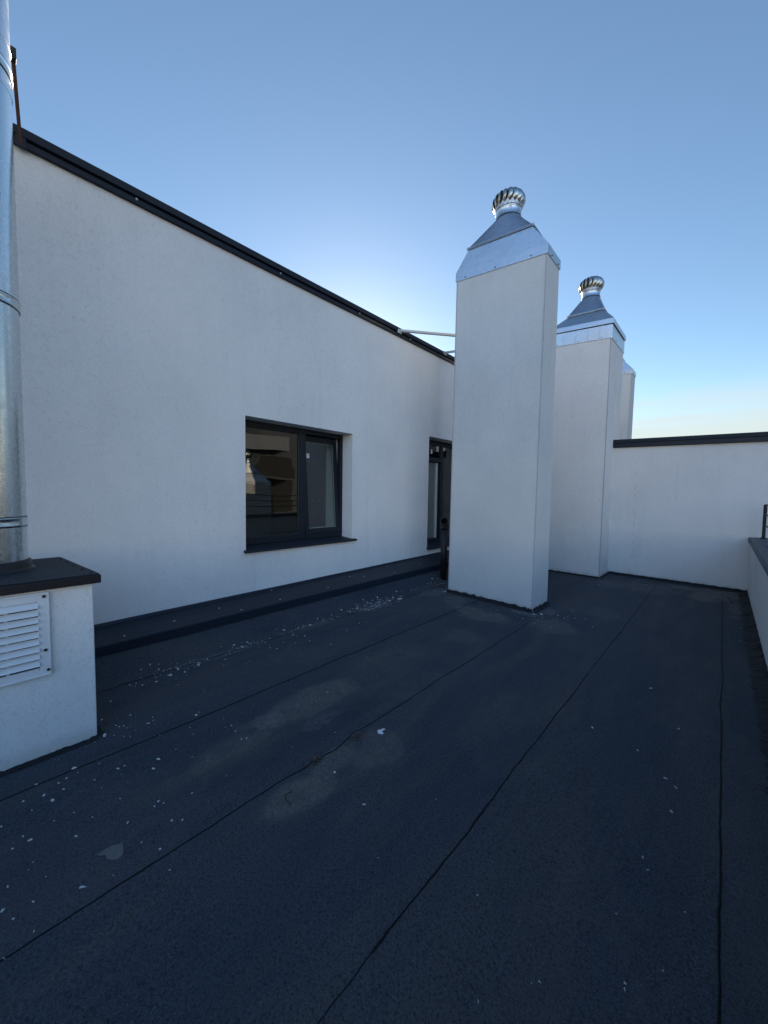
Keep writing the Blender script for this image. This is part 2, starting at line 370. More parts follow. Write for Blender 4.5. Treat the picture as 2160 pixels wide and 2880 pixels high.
def fillet(name, path, h=.045, out=.06, rag=.02, seedv=1.):
    """torn bitumen fillet along the foot of a wall; path runs with the wall on its left"""
    vs = []; fs = []; k = 0
    for a, b in zip(path[:-1], path[1:]):
        a = Vector((*a, 0)); b = Vector((*b, 0)); d = (b-a); L = d.length; d.normalize(); nrm = Vector((d.y, -d.x, 0)); n = max(2, int(L/.015))
        base = len(vs)
        for i in range(n+1):
            p = a+d*(L*i/n); q = p.x*13+p.y*17
            hh = h+rag*nz1(q*1.1, seedv, 0)+rag*.8*nz1(q*4, seedv, 5)
            oo = out*(1+.35*nz1(q*.5, seedv, 9)+.2*nz1(q*2.5, seedv, 3))
            vs += [p+Vector((0, 0, max(.008, hh))), p+nrm*.006+Vector((0, 0, max(.006, hh-.003))), p+nrm*(oo*.35)+Vector((0, 0, hh*.4)), p+nrm*oo+Vector((0, 0, .004))]
        for i in range(n):
            for r_ in range(3): q = base+4*i+r_; fs.append((q, q+1, q+5, q+4))
    return struct(MB().add(vs, fs).build(name, 'tar2' if 'tar2' in M else 'membrane_up'))
M['tar2'] = paint('torched_bitumen', (.011, .012, .014), .7, .25, .5)

# ------------------------------------------------------------------ left building
WX = -4.3
bld = empty('rooftop_building', (-6.5, 4, 0), 'pale rendered penthouse with anthracite roof edge, window and door along the left', 'building')
def wall_with_holes(x0, x1, y0, y1, z0, z1, holes):
    ys = sorted({y0, y1, *[h[0] for h in holes], *[h[1] for h in holes]}); zs = sorted({z0, z1, *[h[2] for h in holes], *[h[3] for h in holes]})
    mb = MB()
    inh = lambda y, z: any(h[0] < y < h[1] and h[2] < z < h[3] for h in holes)
    for x, flip in ((x0, 0), (x1, 1)):
        for a, b in zip(ys, ys[1:]):
            for c, d in zip(zs, zs[1:]):
                if inh((a+b)/2, (c+d)/2): continue
                q = [(x, a, c), (x, b, c), (x, b, d), (x, a, d)]
                mb.add(q, [(0, 1, 2, 3)] if flip else [(3, 2, 1, 0)])
    for a, b, c, d in holes+[(y0, y1, z0, z1)]:
        mb.add([(x0, a, c), (x1, a, c), (x1, b, c), (x0, b, c)], [(0, 1, 2, 3)]); mb.add([(x0, a, d), (x1, a, d), (x1, b, d), (x0, b, d)], [(0, 1, 2, 3)])
        mb.add([(x0, a, c), (x1, a, c), (x1, a, d), (x0, a, d)], [(0, 1, 2, 3)]); mb.add([(x0, b, c), (x1, b, c), (x1, b, d), (x0, b, d)], [(0, 1, 2, 3)])
    return mb
H1 = (2.158, 3.915, .842, 2.515); H2 = (5.94, 7.35, .50, 2.73)
OPEN.add('wall_panel')
wl = wall_with_holes(-4.62, WX, -4.5, 14, -.05, 4.372, [H1, H2]).build('wall_panel', 'plaster', bld); wl.name = 'wall'
# roof edge: two stepped sheet profiles following the measured edge line
def zr(y): return 4.401-.0035*y+.002*math.sin(y*1.7)
def edge(name, xo, xi, za, zb, m):
    n = 24; vs = []
    for k in range(n+1):
        y = -4.5+18.5*k/n; z = zr(min(max(y, 0), 7.5))
        vs += [(xo, y, z+za), (xo, y, z+zb), (xi, y, z+zb), (xi, y, z+za)]
    fs = []
    for k in range(n):
        for i in range(4): fs.append((4*k+i, 4*k+(i+1) % 4, 4*k+4+(i+1) % 4, 4*k+4+i))
    fs += [(0, 1, 2, 3), (4*n, 4*n+1, 4*n+2, 4*n+3)]
    return MB().add(vs, fs).build(name, m, bld, .003)
rf = edge('roof_trim', -4.235, -4.75, .000, .066, 'anthracite_top')
rl = edge('drip_flashing', -4.262, -4.60, -.058, -.010, 'anthracite')
edge('shadow_gap', -4.280, -4.6, -.014, .004, 'black')
edge('roof', -4.76, -9.3, -.05, .05, 'membrane_up')
for y in (1.06, 2.62, 4.0, 5.25):
    s = MB().tube((-4.262, y, zr(y)-.022), (-4.254, y, zr(y)-.022), .010, 10).build('screw', 'spacer', rl)
# room
def inward(name, x0, x1, y0, y1, z0, z1):
    mb = MB().box(x0, x1, y0, y1, z0, z1); return mb.build(name, 'room', bld)
inward('room_wall', -9.2, -9.1, -.2, 9.2, .2, 3.2); inward('room_wall', -9.1, -4.63, -.3, -.2, .2, 3.2); inward('room_wall', -9.1, -4.63, 9.1, 9.2, .2, 3.2)
inward('room_wall', -9.1, -6.0, 5.3, 5.42, .2, 3.2)
MB().box(-9.1, -4.63, -.2, 9.1, 3.1, 3.2).build('room_ceiling', 'room', bld); MB().box(-9.1, -4.63, -.2, 9.1, .2, .3).build('room_floor', 'roomfloor', bld)

def frame_rect(x0, x1, y0, y1, z0, z1, t_, tb=None, tt=None):
    tb = tb or t_; tt = tt or t_
    return MB().box(x0, x1, y0, y0+t_, z0, z1).box(x0, x1, y1-t_, y1, z0, z1).box(x0, x1, y0+t_, y1-t_, z0, z0+tb).box(x0, x1, y0+t_, y1-t_, z1-tt, z1)
FX = -4.53
wf = frame_rect(-4.60, FX, 2.16, 3.913, .90, 2.513, .055, .075, .06).box(-4.60, FX, 3.115, 3.20, .975, 2.453).build('window', 'frame', bld, .004)
# fixed pane with glazing bead
frame_rect(FX-.012, FX+.0, 2.215, 3.115, .975, 2.453, .022).build('glazing_bead', 'frame', wf, .002)
MB().add([(FX-.03, 2.22, .98), (FX-.03, 3.11, .98), (FX-.03, 3.11, 2.45), (FX-.03, 2.22, 2.45)], [(0, 1, 2, 3)]).build('pane', 'glass', wf)
frame_rect(FX-.034, FX-.031, 2.232, 3.098, .99, 2.436, .006).build('spacer', 'spacer', wf)
# tilted sash
tilt = R(4.6)
def tl(x, y, z):   # rotate inward about the bottom edge
    dx, dz = x-FX, z-.975
    return (FX-.0+dx*math.cos(tilt)-dz*math.sin(tilt), y, .975+dx*math.sin(tilt)+dz*math.cos(tilt))
def tilted(mb): mb.v = [tl(*v) for v in mb.v]; return mb
tilted(frame_rect(FX-.055, FX+.012, 3.205, 3.86, .978, 2.448, .058, .075, .085)).build('sash', 'frame', wf, .004)
tilted(MB().add([(FX-.02, 3.26, 1.05), (FX-.02, 3.805, 1.05), (FX-.02, 3.805, 2.37), (FX-.02, 3.26, 2.37)], [(0, 1, 2, 3)])).build('pane', 'glass', wf)
tilted(frame_rect(FX-.030, FX-.022, 3.262, 3.803, 1.053, 2.365, .012)).build('spacer', 'spacer', wf)
tilted(MB().box(FX-.0185, FX-.018, 3.292, 3.345, 2.115, 2.185)).build('sticker', 'white', wf)
tilted(MB().box(FX-.0178, FX-.0174, 3.300, 3.306, 2.125, 2.175).box(FX-.0178, FX-.0174, 3.312, 3.316, 2.14, 2.175).box(FX-.0178, FX-.0174, 3.322, 3.340, 2.150, 2.172)).build('sticker_print', 'spacer', wf)
for y, z in ((3.27, 2.06), (3.335, 2.063), (3.43, 2.06), (3.37, 1.47), (3.50, 1.47)): tilted(MB().tube((FX-.0186, y, z), (FX-.0176, y, z), .006, 10)).build('suction_mark', 'spacer', wf)
MB().box(-4.90, -4.603, 3.868, 3.95, .9, 2.52).build('inner_lining', 'white', wf)
MB().hexa([(-4.60, 2.162, .850), (-4.245, 2.125, .838), (-4.245, 3.985, .838), (-4.60, 3.913, .850)], [(-4.60, 2.162, .899), (-4.245, 2.125, .868), (-4.245, 3.985, .868), (-4.60, 3.913, .899)]).build('sill', 'anthracite_top', wf, .003)
# door unit farther along the wall
df = frame_rect(-4.60, FX, 5.945, 7.348, .57, 2.69, .06, .06, .07).box(-4.60, FX, 6.70, 6.79, .63, 2.62).box(-4.60, FX, 6.005, 6.70, 2.28, 2.36).build('terrace_door', 'frame', bld, .004)
MB().add([(FX-.03, 6.005, 2.36), (FX-.03, 6.7, 2.36), (FX-.03, 6.7, 2.62), (FX-.03, 6.005, 2.62)], [(0, 1, 2, 3)]).build('transom_pane', 'glass', df)
MB().box(FX-.028, FX-.027, 6.36, 6.42, 2.44, 2.53).build('sticker', 'white', df)
MB().add([(FX-.03, 6.79, .63), (FX-.03, 7.29, .63), (FX-.03, 7.29, 2.62), (FX-.03, 6.79, 2.62)], [(0, 1, 2, 3)]).build('pane', 'glass', df)
MB().box(-4.70, -4.602, 6.625, 6.70, .64, 2.27).build('door_edge', 'whitebar', df, .004)
MB().box(-4.705, -4.66, 6.600, 6.624, 1.30, 1.36).build('door_catch', 'black', df)
MB().box(-4.66, -4.615, 6.02, 6.60, .64, 2.27).build('door_leaf', 'room', df)
MB().hexa([(-4.53, 5.942, .50), (-4.25, 5.92, .485), (-4.25, 7.38, .485), (-4.53, 7.35, .50)], [(-4.53, 5.942, .568), (-4.25, 5.92, .515), (-4.25, 7.38, .515), (-4.53, 7.35, .568)]).build('sill', 'anthracite_top', df, .003)
reparent(bld)

# ledge in front of the wall
led = empty('roof_ledge', (-4.1, 4, 0), 'low dark ledge with folded metal capping running along the foot of the long left wall', 'ledge')
def wallfoot(y): return .305+.012*max(0, min(y, 7))+.004*nz1(y*1.3, 2, 2)
n = 90; vs = []
for k in range(n+1):
    y = -4.4+12.9*k/n; z = wallfoot(y); zz = .245+.006*max(0, min(y, 7))+.002*nz1(y*2, 0, 1)
    vs += [(-4.299, y, 0.), (-4.299, y, z+.010), (-4.285, y, z+.012), (-4.270, y, z-.016), (-4.10, y, z-.045), (-4.09, y, z-.036), (-3.86, y, zz+.008), (-3.85, y, zz), (-3.85, y, zz-.085), (-3.865, y, zz-.088), (-3.90, y, zz-.060), (-3.91, y, 0.)]
c_ = 12; fs = [(c_*k+i, c_*k+i+1, c_*k+c_+i+1, c_*k+c_+i) for k in range(n) for i in range(c_-1)]
MB().add(vs, fs).build('metal_capping', 'anthracite', led)
vs = []
for k in range(n+1):
    y = -4.4+12.9*k/n; a = .01*nz1(y*.9, 4, 4)
    vs += [(-3.905, y, .205), (-3.885+a*.4, y, .20), (-3.80+a, y, .09+a), (-3.70+a, y, .03), (-3.60+a*1.5, y, .006), (-3.59+a*1.5, y, .002)]
fs = [(6*k+i, 6*k+i+1, 6*k+7+i, 6*k+6+i) for k in range(n) for i in range(5)]
MB().add(vs, fs, True).build('membrane_upstand', 'membrane_up', led)
mb = MB()
for y in (1.28, 3.3, 4.45): mb.hexa([(-3.89, y, .0), (-3.585, y, .0), (-3.585, y+.012, .0), (-3.89, y+.012, .0)], [(-3.88, y, .206), (-3.585, y, .007), (-3.585, y+.012, .007), (-3.88, y+.012, .206)])
sc0 = MB().tube((-3.95, .82, wallfoot(.82)-.05), (-3.95, .82, wallfoot(.82)-.042), .008, 8).build('screw', 'debris', led)
for y, x in ((1.25, -4.0), (1.9, -3.9), (1.72, -4.05), (2.45, -4.2), (2.4, -3.92), (3.15, -3.93), (3.9, -4.0), (3.7, -4.1), (4.5, -3.9), (4.6, -4.15), (5.3, -4.0)):
    s = sc0.copy(); col.objects.link(s); s.parent = led; s.location = (x+3.95, y-.82, (wallfoot(y)-.05-(x+4.1)*.18)-(wallfoot(.82)-.05-(-3.95+4.1)*.18)+.002)
reparent(led)

# ------------------------------------------------------------------ chimneys
def lerp(a, b, t): return tuple(x+(y-x)*t for x, y in zip(a, b))
def screws(mb_list, parent, m='black', r=.008):
    for p, nrm in mb_list:
        p = Vector(p); nrm = Vector(nrm)
        MB().tube(p-nrm*.004, p+nrm*.008, r, 8).build('screw', m, parent)
def rect_to_circle(rect, c, r, z, seg=48):
    vs = []; n = seg
    cx_, cy_ = c
    for k in range(n):
        u = k/n*4; i = int(u); f = u-i; a = rect[i]; b = rect[(i+1) % 4]; p = lerp(a, b, f)
        vs.append(p)
    for k in range(n):
        an = -PI*.75+2*PI*k/n; vs.append((cx_+r*math.cos(an), cy_+r*math.sin(an), z))
    return vs, [(k, (k+1) % n, n+(k+1) % n, n+k) for k in range(n)]
def turbine(parent, c, Rr, Hh, rb, nv=17, crown_teeth=18):
    root = MB().lathe(c, [(rb+.006, -.022), (rb+.006, -.004), (rb-.004, -.002)]).build('turbine', 'steel', parent)
    # meridian of the head
    def prof(t):   # t 0..1 bottom to top
        a = -.95+t*(.95+1.25); r = Rr*math.cos(a)**.8 if math.cos(a) > 0 else .05
        z = Hh*.5*(1+math.sin(a)/1.0)*1.0
        z0 = Hh*.5*(1+math.sin(-.95)); z1 = Hh*.5*(1+math.sin(1.25))
        return r, (z-z0)/(z1-z0)*Hh
    wdt = 2*PI/nv*1.12
    vs = []; nt_ = 16; nu = 4
    for i in range(nt_+1):
        t = i/nt_; r, z = prof(t)
        for u in range(nu+1):
            q = u/nu; an = q*wdt+.16*math.sin(t*PI); rr = r*(1-.20*(1-q)**1.5)-(.004 if u == nu else 0)
            vs.append((rr*math.cos(an), rr*math.sin(an), z))
    fs = [(i*(nu+1)+u, i*(nu+1)+u+1, (i+1)*(nu+1)+u+1, (i+1)*(nu+1)+u) for i in range(nt_) for u in range(nu)]
    v0 = MB().add(vs, fs, True).build('vane', 'steel', root); v0.location = c
    for k in range(1, nv):
        v = v0.copy(); col.objects.link(v); v.parent = root; v.location = c; v.rotation_euler = (0, 0, 2*PI*k/nv)
    r, z = prof(1)
    MB().lathe((c[0], c[1], c[2]+Hh), [(r*1.25, -.012), (r*1.25, -.004), (r*.7, .012), (.012, .016), (.012, .03), (.0, .03)], 24).build('top_cap', 'steel', root)
    mb = MB()
    for k in range(crown_teeth):
        a0 = 2*PI*k/crown_teeth; a1 = a0+2*PI/crown_teeth; am = (a0+a1)/2; r0 = rb+.007
        P = lambda a, r_, z_: (c[0]+r_*math.cos(a), c[1]+r_*math.sin(a), c[2]+z_)
        mb.add([P(a0, r0, -.012), P(a1, r0, -.012), P(a1, r0+.005, .018), P(am, r0+.016, .055), P(a0, r0+.005, .018)], [(0, 1, 2, 3, 4)])
    mb.build('crown', 'galv_dull', root)
    return root
def chimney(label, base, top, skirt, flange, cc, r, zc, ch, tR, tH, group='plastered chimneys with metal hoods', double=False, flip_mat='galv', gap_at=None, pm='plaster_pink'):
    cxy = (sum(p[0] for p in base)/4, sum(p[1] for p in base)/4, 0)
    root = empty('chimney', cxy, label, 'chimney', group)
    if gap_at:
        b0, t0 = base, top
        y_ = gap_at
        fb = [b0[0], b0[1], (b0[1][0], y_-.022, b0[1][2]), (b0[0][0], y_-.022, b0[0][2])]
        ft = [t0[0], t0[1], (t0[1][0], y_-.022, t0[1][2]), (t0[0][0], y_-.022, t0[0][2])]
        sh = MB().hexa(fb, ft).build('shaft', pm, root, .010, 3)
        rb_ = [(b0[0][0], y_+.012, b0[3][2]), (b0[1][0]+.004, y_+.012, b0[2][2]), b0[2], b0[3]]
        rt_ = [(t0[0][0], y_+.012, t0[3][2]), (t0[1][0]+.004, y_+.012, t0[2][2]), t0[2], t0[3]]
        MB().hexa(rb_, rt_).build('rear_shaft', pm, root, .010, 3)
        MB().box(min(t0[0][0], b0[0][0])+.06, b0[1][0]-.012, y_-.021, y_+.011, 0, t0[1][2]-.02).build('joint_strip', 'black', root)
    else:
        sh = MB().hexa(base, top).build('shaft', pm, root, .010, 3)
    # render bead on the two front corners
    for i in (0, 1):
        sx_ = (-1, 1)[i]; b_, t_ = Vector(base[i]), Vector(top[i]); o1 = Vector((-sx_*.020, -.0035, 0)); o2 = Vector((-sx_*.002, -.0035, 0))
        q = [b_+o1, b_+o2, b_+o2+Vector((0, .006, 0)), b_+o1+Vector((0, .006, 0))]; q2 = [t_+o1, t_+o2, t_+o2+Vector((0, .006, 0)), t_+o1+Vector((0, .006, 0))]
        for l_ in (q, q2):
            for v_ in l_: v_.z -= .015
        MB().hexa(q, q2).build('corner_bead', 'bead', root)
    # skirt: band round the head, then the lower slope up to the flange
    ctr = Vector((sum(p[0] for p in top)/4, sum(p[1] for p in top)/4, 0))
    def grow(p, d, dz=0.): 
        return (p[0]+(d if p[0] > ctr.x else -d), p[1]+(d if p[1] > ctr.y else -d), p[2]+dz)
    lo = [grow(p, .012, -.012) for p in top]
    if double:
        mid = [grow(p, .012, skirt[0]) for p in top]; cap0 = [grow(p, .034, skirt[0]+.012) for p in top]; cap1 = [grow(p, .030, skirt[1]) for p in top]
        hd = MB().hexa(lo, mid).build('hood', 'galv', root, .002)
        for k_ in range(1, 5):      # lap joints of the patched band
            q = lerp(lo[0], lo[1], k_/5+.03*math.sin(k_*7)); MB().box(q[0]-.003, q[0]+.003, q[1]-.003, q[1]+.002, q[2]+.004, q[2]+skirt[0]-.002).build('lap_joint', 'galv_dull', hd)
        up = MB().hexa([grow(p, .0, skirt[0]) for p in top], [grow(p, .0, skirt[0]+.02) for p in top]).build('shadow_joint', 'black', hd)
        MB().hexa(cap0, cap1).hexa([lerp(p, q, .004) for p, q in zip(cap1, flange)], flange).build('cap_tray', flip_mat, hd, .002)
    else:
        mid = [grow(p, .012, skirt[0]) for p in top]; v_ = lo+mid+list(flange)
        hd = MB().add(v_, [(3, 2, 1, 0), (8, 9, 10, 11)]+[(a_+i, a_+(i+1) % 4, a_+4+(i+1) % 4, a_+4+i) for a_ in (0, 4) for i in range(4)]).build('hood', 'galv', root)
    fb = [(p[0]+(.018 if p[0] > ctr.x else -.018), p[1]+(.018 if p[1] > ctr.y else -.018), p[2]+.001) for p in flange]
    ft = [(p[0], p[1], p[2]+.010) for p in fb]; ft2 = [(p[0], p[1], p[2]+.016) for p in fb]; ft3 = [(p[0], p[1], p[2]+.026) for p in fb]
    fl = MB().hexa(fb, ft).hexa(ft2, ft3).build('flange', 'galv_dull', hd)
    MB().hexa([lerp(p, (ctr.x, ctr.y, p[2]), .03) for p in ft], [lerp(p, (ctr.x, ctr.y, p[2]), .03) for p in ft2]).build('flange_gasket', 'black', hd)
    vs, fs = rect_to_circle([(p[0], p[1], p[2]+.026) for p in flange], cc, r, zc)
    MB().add(vs, fs, True).build('upper_hood', 'galv_dull', hd)
    mb = MB()
    for t in (.0, .36, .66, 1.): 
        q = lerp(ft3[0], ft3[1], t); MB().tube((q[0], q[1]+.008, q[2]-.034), (q[0], q[1]+.008, q[2]+.012), .006, 8).build('flange_bolt', 'spacer', hd)
    q = lerp(ft3[1], ft3[2], 1.); MB().tube((q[0]-.006, q[1]-.01, q[2]-.034), (q[0]-.006, q[1]-.01, q[2]+.014), .006, 8).build('flange_bolt', 'spacer', hd)
    S = []
    for t in (.12, .47, .84): q = lerp(lo[0], lo[1], t); S.append(((q[0], q[1], q[2]+.03), (0, -1, 0)))
    for t in (.3, .8): q = lerp(lo[1], lo[2], t); S.append(((q[0], q[1], q[2]+.03), (1, 0, 0)))
    screws(S, hd)
    co = MB().lathe((cc[0], cc[1], zc), [(r+.001, -.006), (r+.007, 0), (r+.001, .006), (r, ch*.5), (r, ch-.03), (r+.004, ch-.026), (r+.004, ch-.012)]).build('collar', 'galv', root)
    MB().lathe((cc[0], cc[1], zc), [(r+.0075, .006), (r+.0085, .0), (r+.0075, -.008)]).build('collar_seam', 'black', co)
    turbine(root, (cc[0], cc[1], zc+ch+.004), tR, tH, r)
    reparent(root)
    return root, sh, co

z0 = -.03
c1, sh1, co1 = chimney('tall pale rendered chimney, nearest of the row, with sloped metal hood and turbine',
    [(-3.251, 5.10, z0), (-1.851, 5.035, z0), (-1.842, 5.58, z0), (-3.24, 5.62, z0)],
    [(-3.205, 5.07, 4.909), (-1.836, 5.07, 4.774), (-1.836, 5.54, 4.770), (-3.20, 5.54, 4.90)],
    (.112,), [(-3.004, 5.062, 5.290), (-2.042, 5.062, 5.192), (-2.050, 5.47, 5.205), (-3.008, 5.47, 5.300)],
    (-2.50, 5.30), .178, 5.595, .135, .238, .245)
# label on the collar
mb = MB(); a0 = -PI/2+.18+.42
for dx, m_, z1_, z2_ in ((0, 'sticker', .052, .100),):
    vs = []
    for k in range(5):
        an = a0-.13+.26*k/4
        for z in (z1_, z2_): vs.append((-2.50+.1793*math.cos(an), 5.30+.1793*math.sin(an), 5.595+z))
    st = MB().add(vs, [(2*k, 2*k+2, 2*k+3, 2*k+1) for k in range(4)]).build('sticker', 'white', co1); st.location = st.location
bpy.context.view_layer.update()

c2, sh2, co2 = chimney('middle chimney of the row, set against the rear wall, with two-step metal cap and turbine',
    [(-2.77, 8.06, z0), (-1.702, 8.055, z0), (-1.702, 9.20, z0), (-2.77, 9.20, z0)],
    [(-2.77, 8.06, 4.676), (-1.681, 8.06, 4.585), (-1.681, 9.15, 4.60), (-2.77, 9.15, 4.68)],
    (.238, .345), [(-2.529, 8.25, 5.262), (-1.877, 8.25, 5.225), (-1.877, 8.95, 5.225), (-2.529, 8.95, 5.262)],
    (-2.205, 8.60), .167, 5.66, .135, .24, .27, double=True, gap_at=8.66, pm='plaster_bounce')
c3, sh3, co3 = chimney('farthest chimney of the row, mostly hidden behind the middle one beyond the rear wall',
    [(-2.85, 11.0, z0), (-1.86, 11.0, z0), (-1.86, 11.50, z0), (-2.85, 11.50, z0)],
    [(-2.85, 11.0, 4.72), (-1.81, 11.0, 4.675), (-1.81, 11.42, 4.675), (-2.85, 11.42, 4.72)],
    (.10,), [(-2.62, 11.03, 5.12), (-2.06, 11.03, 5.09), (-2.06, 11.36, 5.09), (-2.62, 11.36, 5.12)],
    (-2.34, 11.2), .17, 5.40, .12, .24, .28)
c4, sh4, co4 = chimney('low sunlit chimney on the neighbouring terrace, seen mirrored in the window',
    [(2.45, 5.2, -.1), (3.1, 5.2, -.1), (3.1, 6.72, -.1), (2.45, 6.72, -.1)],
    [(2.45, 5.2, 1.80), (3.1, 5.2, 1.80), (3.1, 6.72, 1.80), (2.45, 6.72, 1.80)],
    (.11,), [(2.53, 5.45, 2.17), (3.02, 5.45, 2.17), (3.02, 6.45, 2.17), (2.53, 6.45, 2.17)],
    (2.78, 5.95), .178, 2.55, .14, .26, .32)

fillet('roof_edge_fillet', [(-3.251, 5.10), (-1.851, 5.035), (-1.842, 5.60)], seedv=1.3)
fillet('roof_edge_fillet', [(-3.251, 5.62), (-3.251, 5.10)], seedv=2.3)
fillet('roof_edge_fillet', [(-2.77, 8.06), (-1.702, 8.055), (-1.702, 8.78)], h=.03, out=.05, rag=.006, seedv=4)
fillet('roof_edge_fillet', [(-1.70, 8.75), (.36, 8.66)], h=.05, out=.09, rag=.010, seedv=6)
fillet('roof_edge_fillet', [(.362, 8.66), (.37, -1.5)], h=.05, out=.11, rag=.022, seedv=8)

fillet('roof_edge_fillet', [(-2.903, -1.0), (-2.903, .447), (-3.74, .36)], h=.012, out=.04, rag=.012, seedv=11)
# white drips of render at the foot of the near chimney
def blob(name, pts, h, m, label=None, cat=None, smooth=False):
    n = len(pts); cx_ = sum(p[0] for p in pts)/n; cy_ = sum(p[1] for p in pts)/n; zb = pts[0][2] if len(pts[0]) > 2 else 0
    zs = [p[2] if len(p) > 2 else 0 for p in pts]
    vs = [(p[0], p[1], z) for p, z in zip(pts, zs)]+[(cx_+(p[0]-cx_)*.8, cy_+(p[1]-cy_)*.8, z+h) for p, z in zip(pts, zs)]+[(cx_, cy_, sum(zs)/n+h*1.1)]
    fs = [(i, (i+1) % n, n+(i+1) % n, n+i) for i in range(n)]+[(n+i, n+(i+1) % n, 2*n) for i in range(n)]
    o = MB().add(vs, fs, smooth).build(name, m)
    if label: tag(o, label, cat)
    return o

# ------------------------------------------------------------------ rear wall
rw = empty('rear_wall', (0, 8.75, 0), 'pale rendered rear parapet wall with dark metal coping, to the right of the chimneys', 'wall')
MB().hexa([(-4.28, 8.84, -.04), (1.62, 8.615, -.04), (1.62, 8.85, -.04), (-4.28, 9.08, -.04)], [(-4.28, 8.74, 2.64), (1.62, 8.66, 2.505), (1.62, 8.9, 2.505), (-4.28, 8.98, 2.64)]).build('wall', 'plaster_rear', rw)
# coping: lower fascia, thin shadow line, upper fold
def cop(x0, x1, dz0, dz1, out):
    za = 2.602-.027*(x0+1.73); zb = 2.602-.027*(x1+1.73)
    ya = lambda x: 8.70-.016*(x+1.73)
    return [(x0, ya(x0)-out, za+dz0), (x1, ya(x1)-out, zb+dz0), (x1, ya(x1)+.31, zb+dz0), (x0, ya(x0)+.31, za+dz0)], [(x0, ya(x0)-out, za+dz1), (x1, ya(x1)-out, zb+dz1), (x1, ya(x1)+.31, zb+dz1), (x0, ya(x0)+.31, za+dz1)]
mbc = MB(); mbc.hexa(*cop(-1.70, 1.66, -.012, .066, .048)); cpo = mbc.build('coping', 'anthracite', rw, .003)
MB().hexa(*cop(-1.70, 1.66, .070, .140, .062)).build('coping_fold', 'anthracite_top', cpo, .003)
MB().hexa(*cop(-1.69, 1.65, .060, .075, .035)).build('coping_gap', 'black', cpo)
MB().hexa(*cop(-4.27, -2.78, -.012, .14, .048)).build('coping', 'anthracite', rw, .003)
reparent(rw)

# ------------------------------------------------------------------ right parapet and railing
rp = empty('parapet_wall', (.5, 3.5, 0), 'low rendered parapet wall with grey metal capping along the right edge', 'wall')
MB().box(.366, .64, -4.9, 8.618, -.04, .925).build('wall', 'plaster', rp)
cp = MB().box(.332, .68, -4.9, 8.610, .928, .945).box(.332, .342, -4.9, 8.610, .880, .928).build('capping', 'greycap', rp, .004)
MB().extr_y([(.345, .947), (.675, .947), (.675, .962), (.345, .953)], -4.9, 8.608).build('capping_sheet', 'greycap', cp)
reparent(rp)
rr = empty('railing', (.5, 4, .96), 'thin dark metal railing with round bars standing on the right parapet capping', 'railing')
YS = [8.42, 7.0, 5.6, 4.2, 2.8, 1.4, 0, -1.4, -2.8]
post = None
for y in YS:
    p = MB().box(.476, .518, y-.012, y+.012, .962, 1.50).build('post', 'rail', rr)
    MB().lathe((.497, y, .953), [(.0, .03), (.02, .028), (.045, .010), (.05, .0)], 16).build('base_plate', 'rail', p)
for z in (1.50, 1.345, 1.18): MB().tube((.497, 8.44, z), (.497, -3, z), .011, 12).build('rail_bar', 'rail', rr)
reparent(rr)

# ------------------------------------------------------------------ service box with steel flue on the left
bx = empty('service_shaft', (-3.3, -.1, 0), 'squat rendered shaft box with dark metal cap and white louvre at the left edge', 'shaft')
zc = -.03
MB().hexa([(-3.74, -1.0, zc), (-2.905, -1.0, zc), (-2.905, .447, zc), (-3.74, .36, zc)], [(-3.74, -1.0, 1.01), (-2.895, -1.0, 1.01), (-2.895, .443, 1.01), (-3.72, .36, 1.01)]).build('body', 'plaster', bx, .008, 3)
cap = MB().hexa([(-3.765, -1.04, 1.012), (-2.852, -1.04, 1.012), (-2.852, .478, 1.012), (-3.765, .385, 1.012)], [(-3.765, -1.04, 1.064), (-2.852, -1.04, 1.064), (-2.852, .478, 1.064), (-3.765, .385, 1.064)]).build('cap', 'brown_cap', bx, .004)
MB().hexa([(-3.757, -1.03, 1.066), (-2.860, -1.03, 1.066), (-2.860, .470, 1.066), (-3.757, .377, 1.066)], [(-3.757, -1.03, 1.071), (-2.860, -1.03, 1.071), (-2.860, .470, 1.071), (-3.757, .377, 1.071)]).build('cap_sheet', 'anthracite_top', cap)
for x, y in ((-2.90, .430), (-3.07, .415), (-3.27, .395), (-3.43, .38), (-3.60, .362), (-2.93, .07), (-2.93, -.3)):
    MB().lathe((x, y, 1.070), [(.0, .010), (.007, .009), (.009, .003), (.014, .0)], 10).build('screw', 'black', cap)
gx = -2.893
gr = frame_rect(gx, gx+.014, -.262, .229, .507, .987, .045).build('louvre', 'white', bx, .003)
frame_rect(gx+.012, gx+.020, -.268, .235, .501, .993, .010).build('louvre_rim', 'white', gr, .002)
MB().box(gx-.001, gx+.002, -.218, .186, .55, .944).build('louvre_back', 'black', gr)
ns = 9
for k in range(ns):
    z = .922-k*.0425
    MB().hexa([(gx+.006, -.216, z+.014), (gx+.030, -.216, z-.014), (gx+.030, .186, z-.014), (gx+.006, .186, z+.014)], [(gx+.006, -.216, z+.018), (gx+.033, -.216, z-.012), (gx+.033, .186, z-.012), (gx+.006, .186, z+.018)]).build('slat', 'white', gr)
MB().box(gx+.004, gx+.008, .048, .062, .55, .944).box(gx+.004, gx+.008, -.10, -.086, .55, .944).build('louvre_web', 'white', gr)
for y, z in ((.215, .972), (.205, .655), (.222, .530)):
    MB().lathe((0, 0, 0), [(.0, .006), (.007, .005), (.009, .0)], 10).build('screw', 'black', gr)
    s = gr.children[-1]
for s, (y, z) in zip([c for c in gr.children if c.name.startswith('screw')], ((.212, .972), (.212, .655), (.222, .535))):
    s.rotation_euler = (0, PI/2, 0); s.location = (gx+.021, y, z)
reparent(bx)

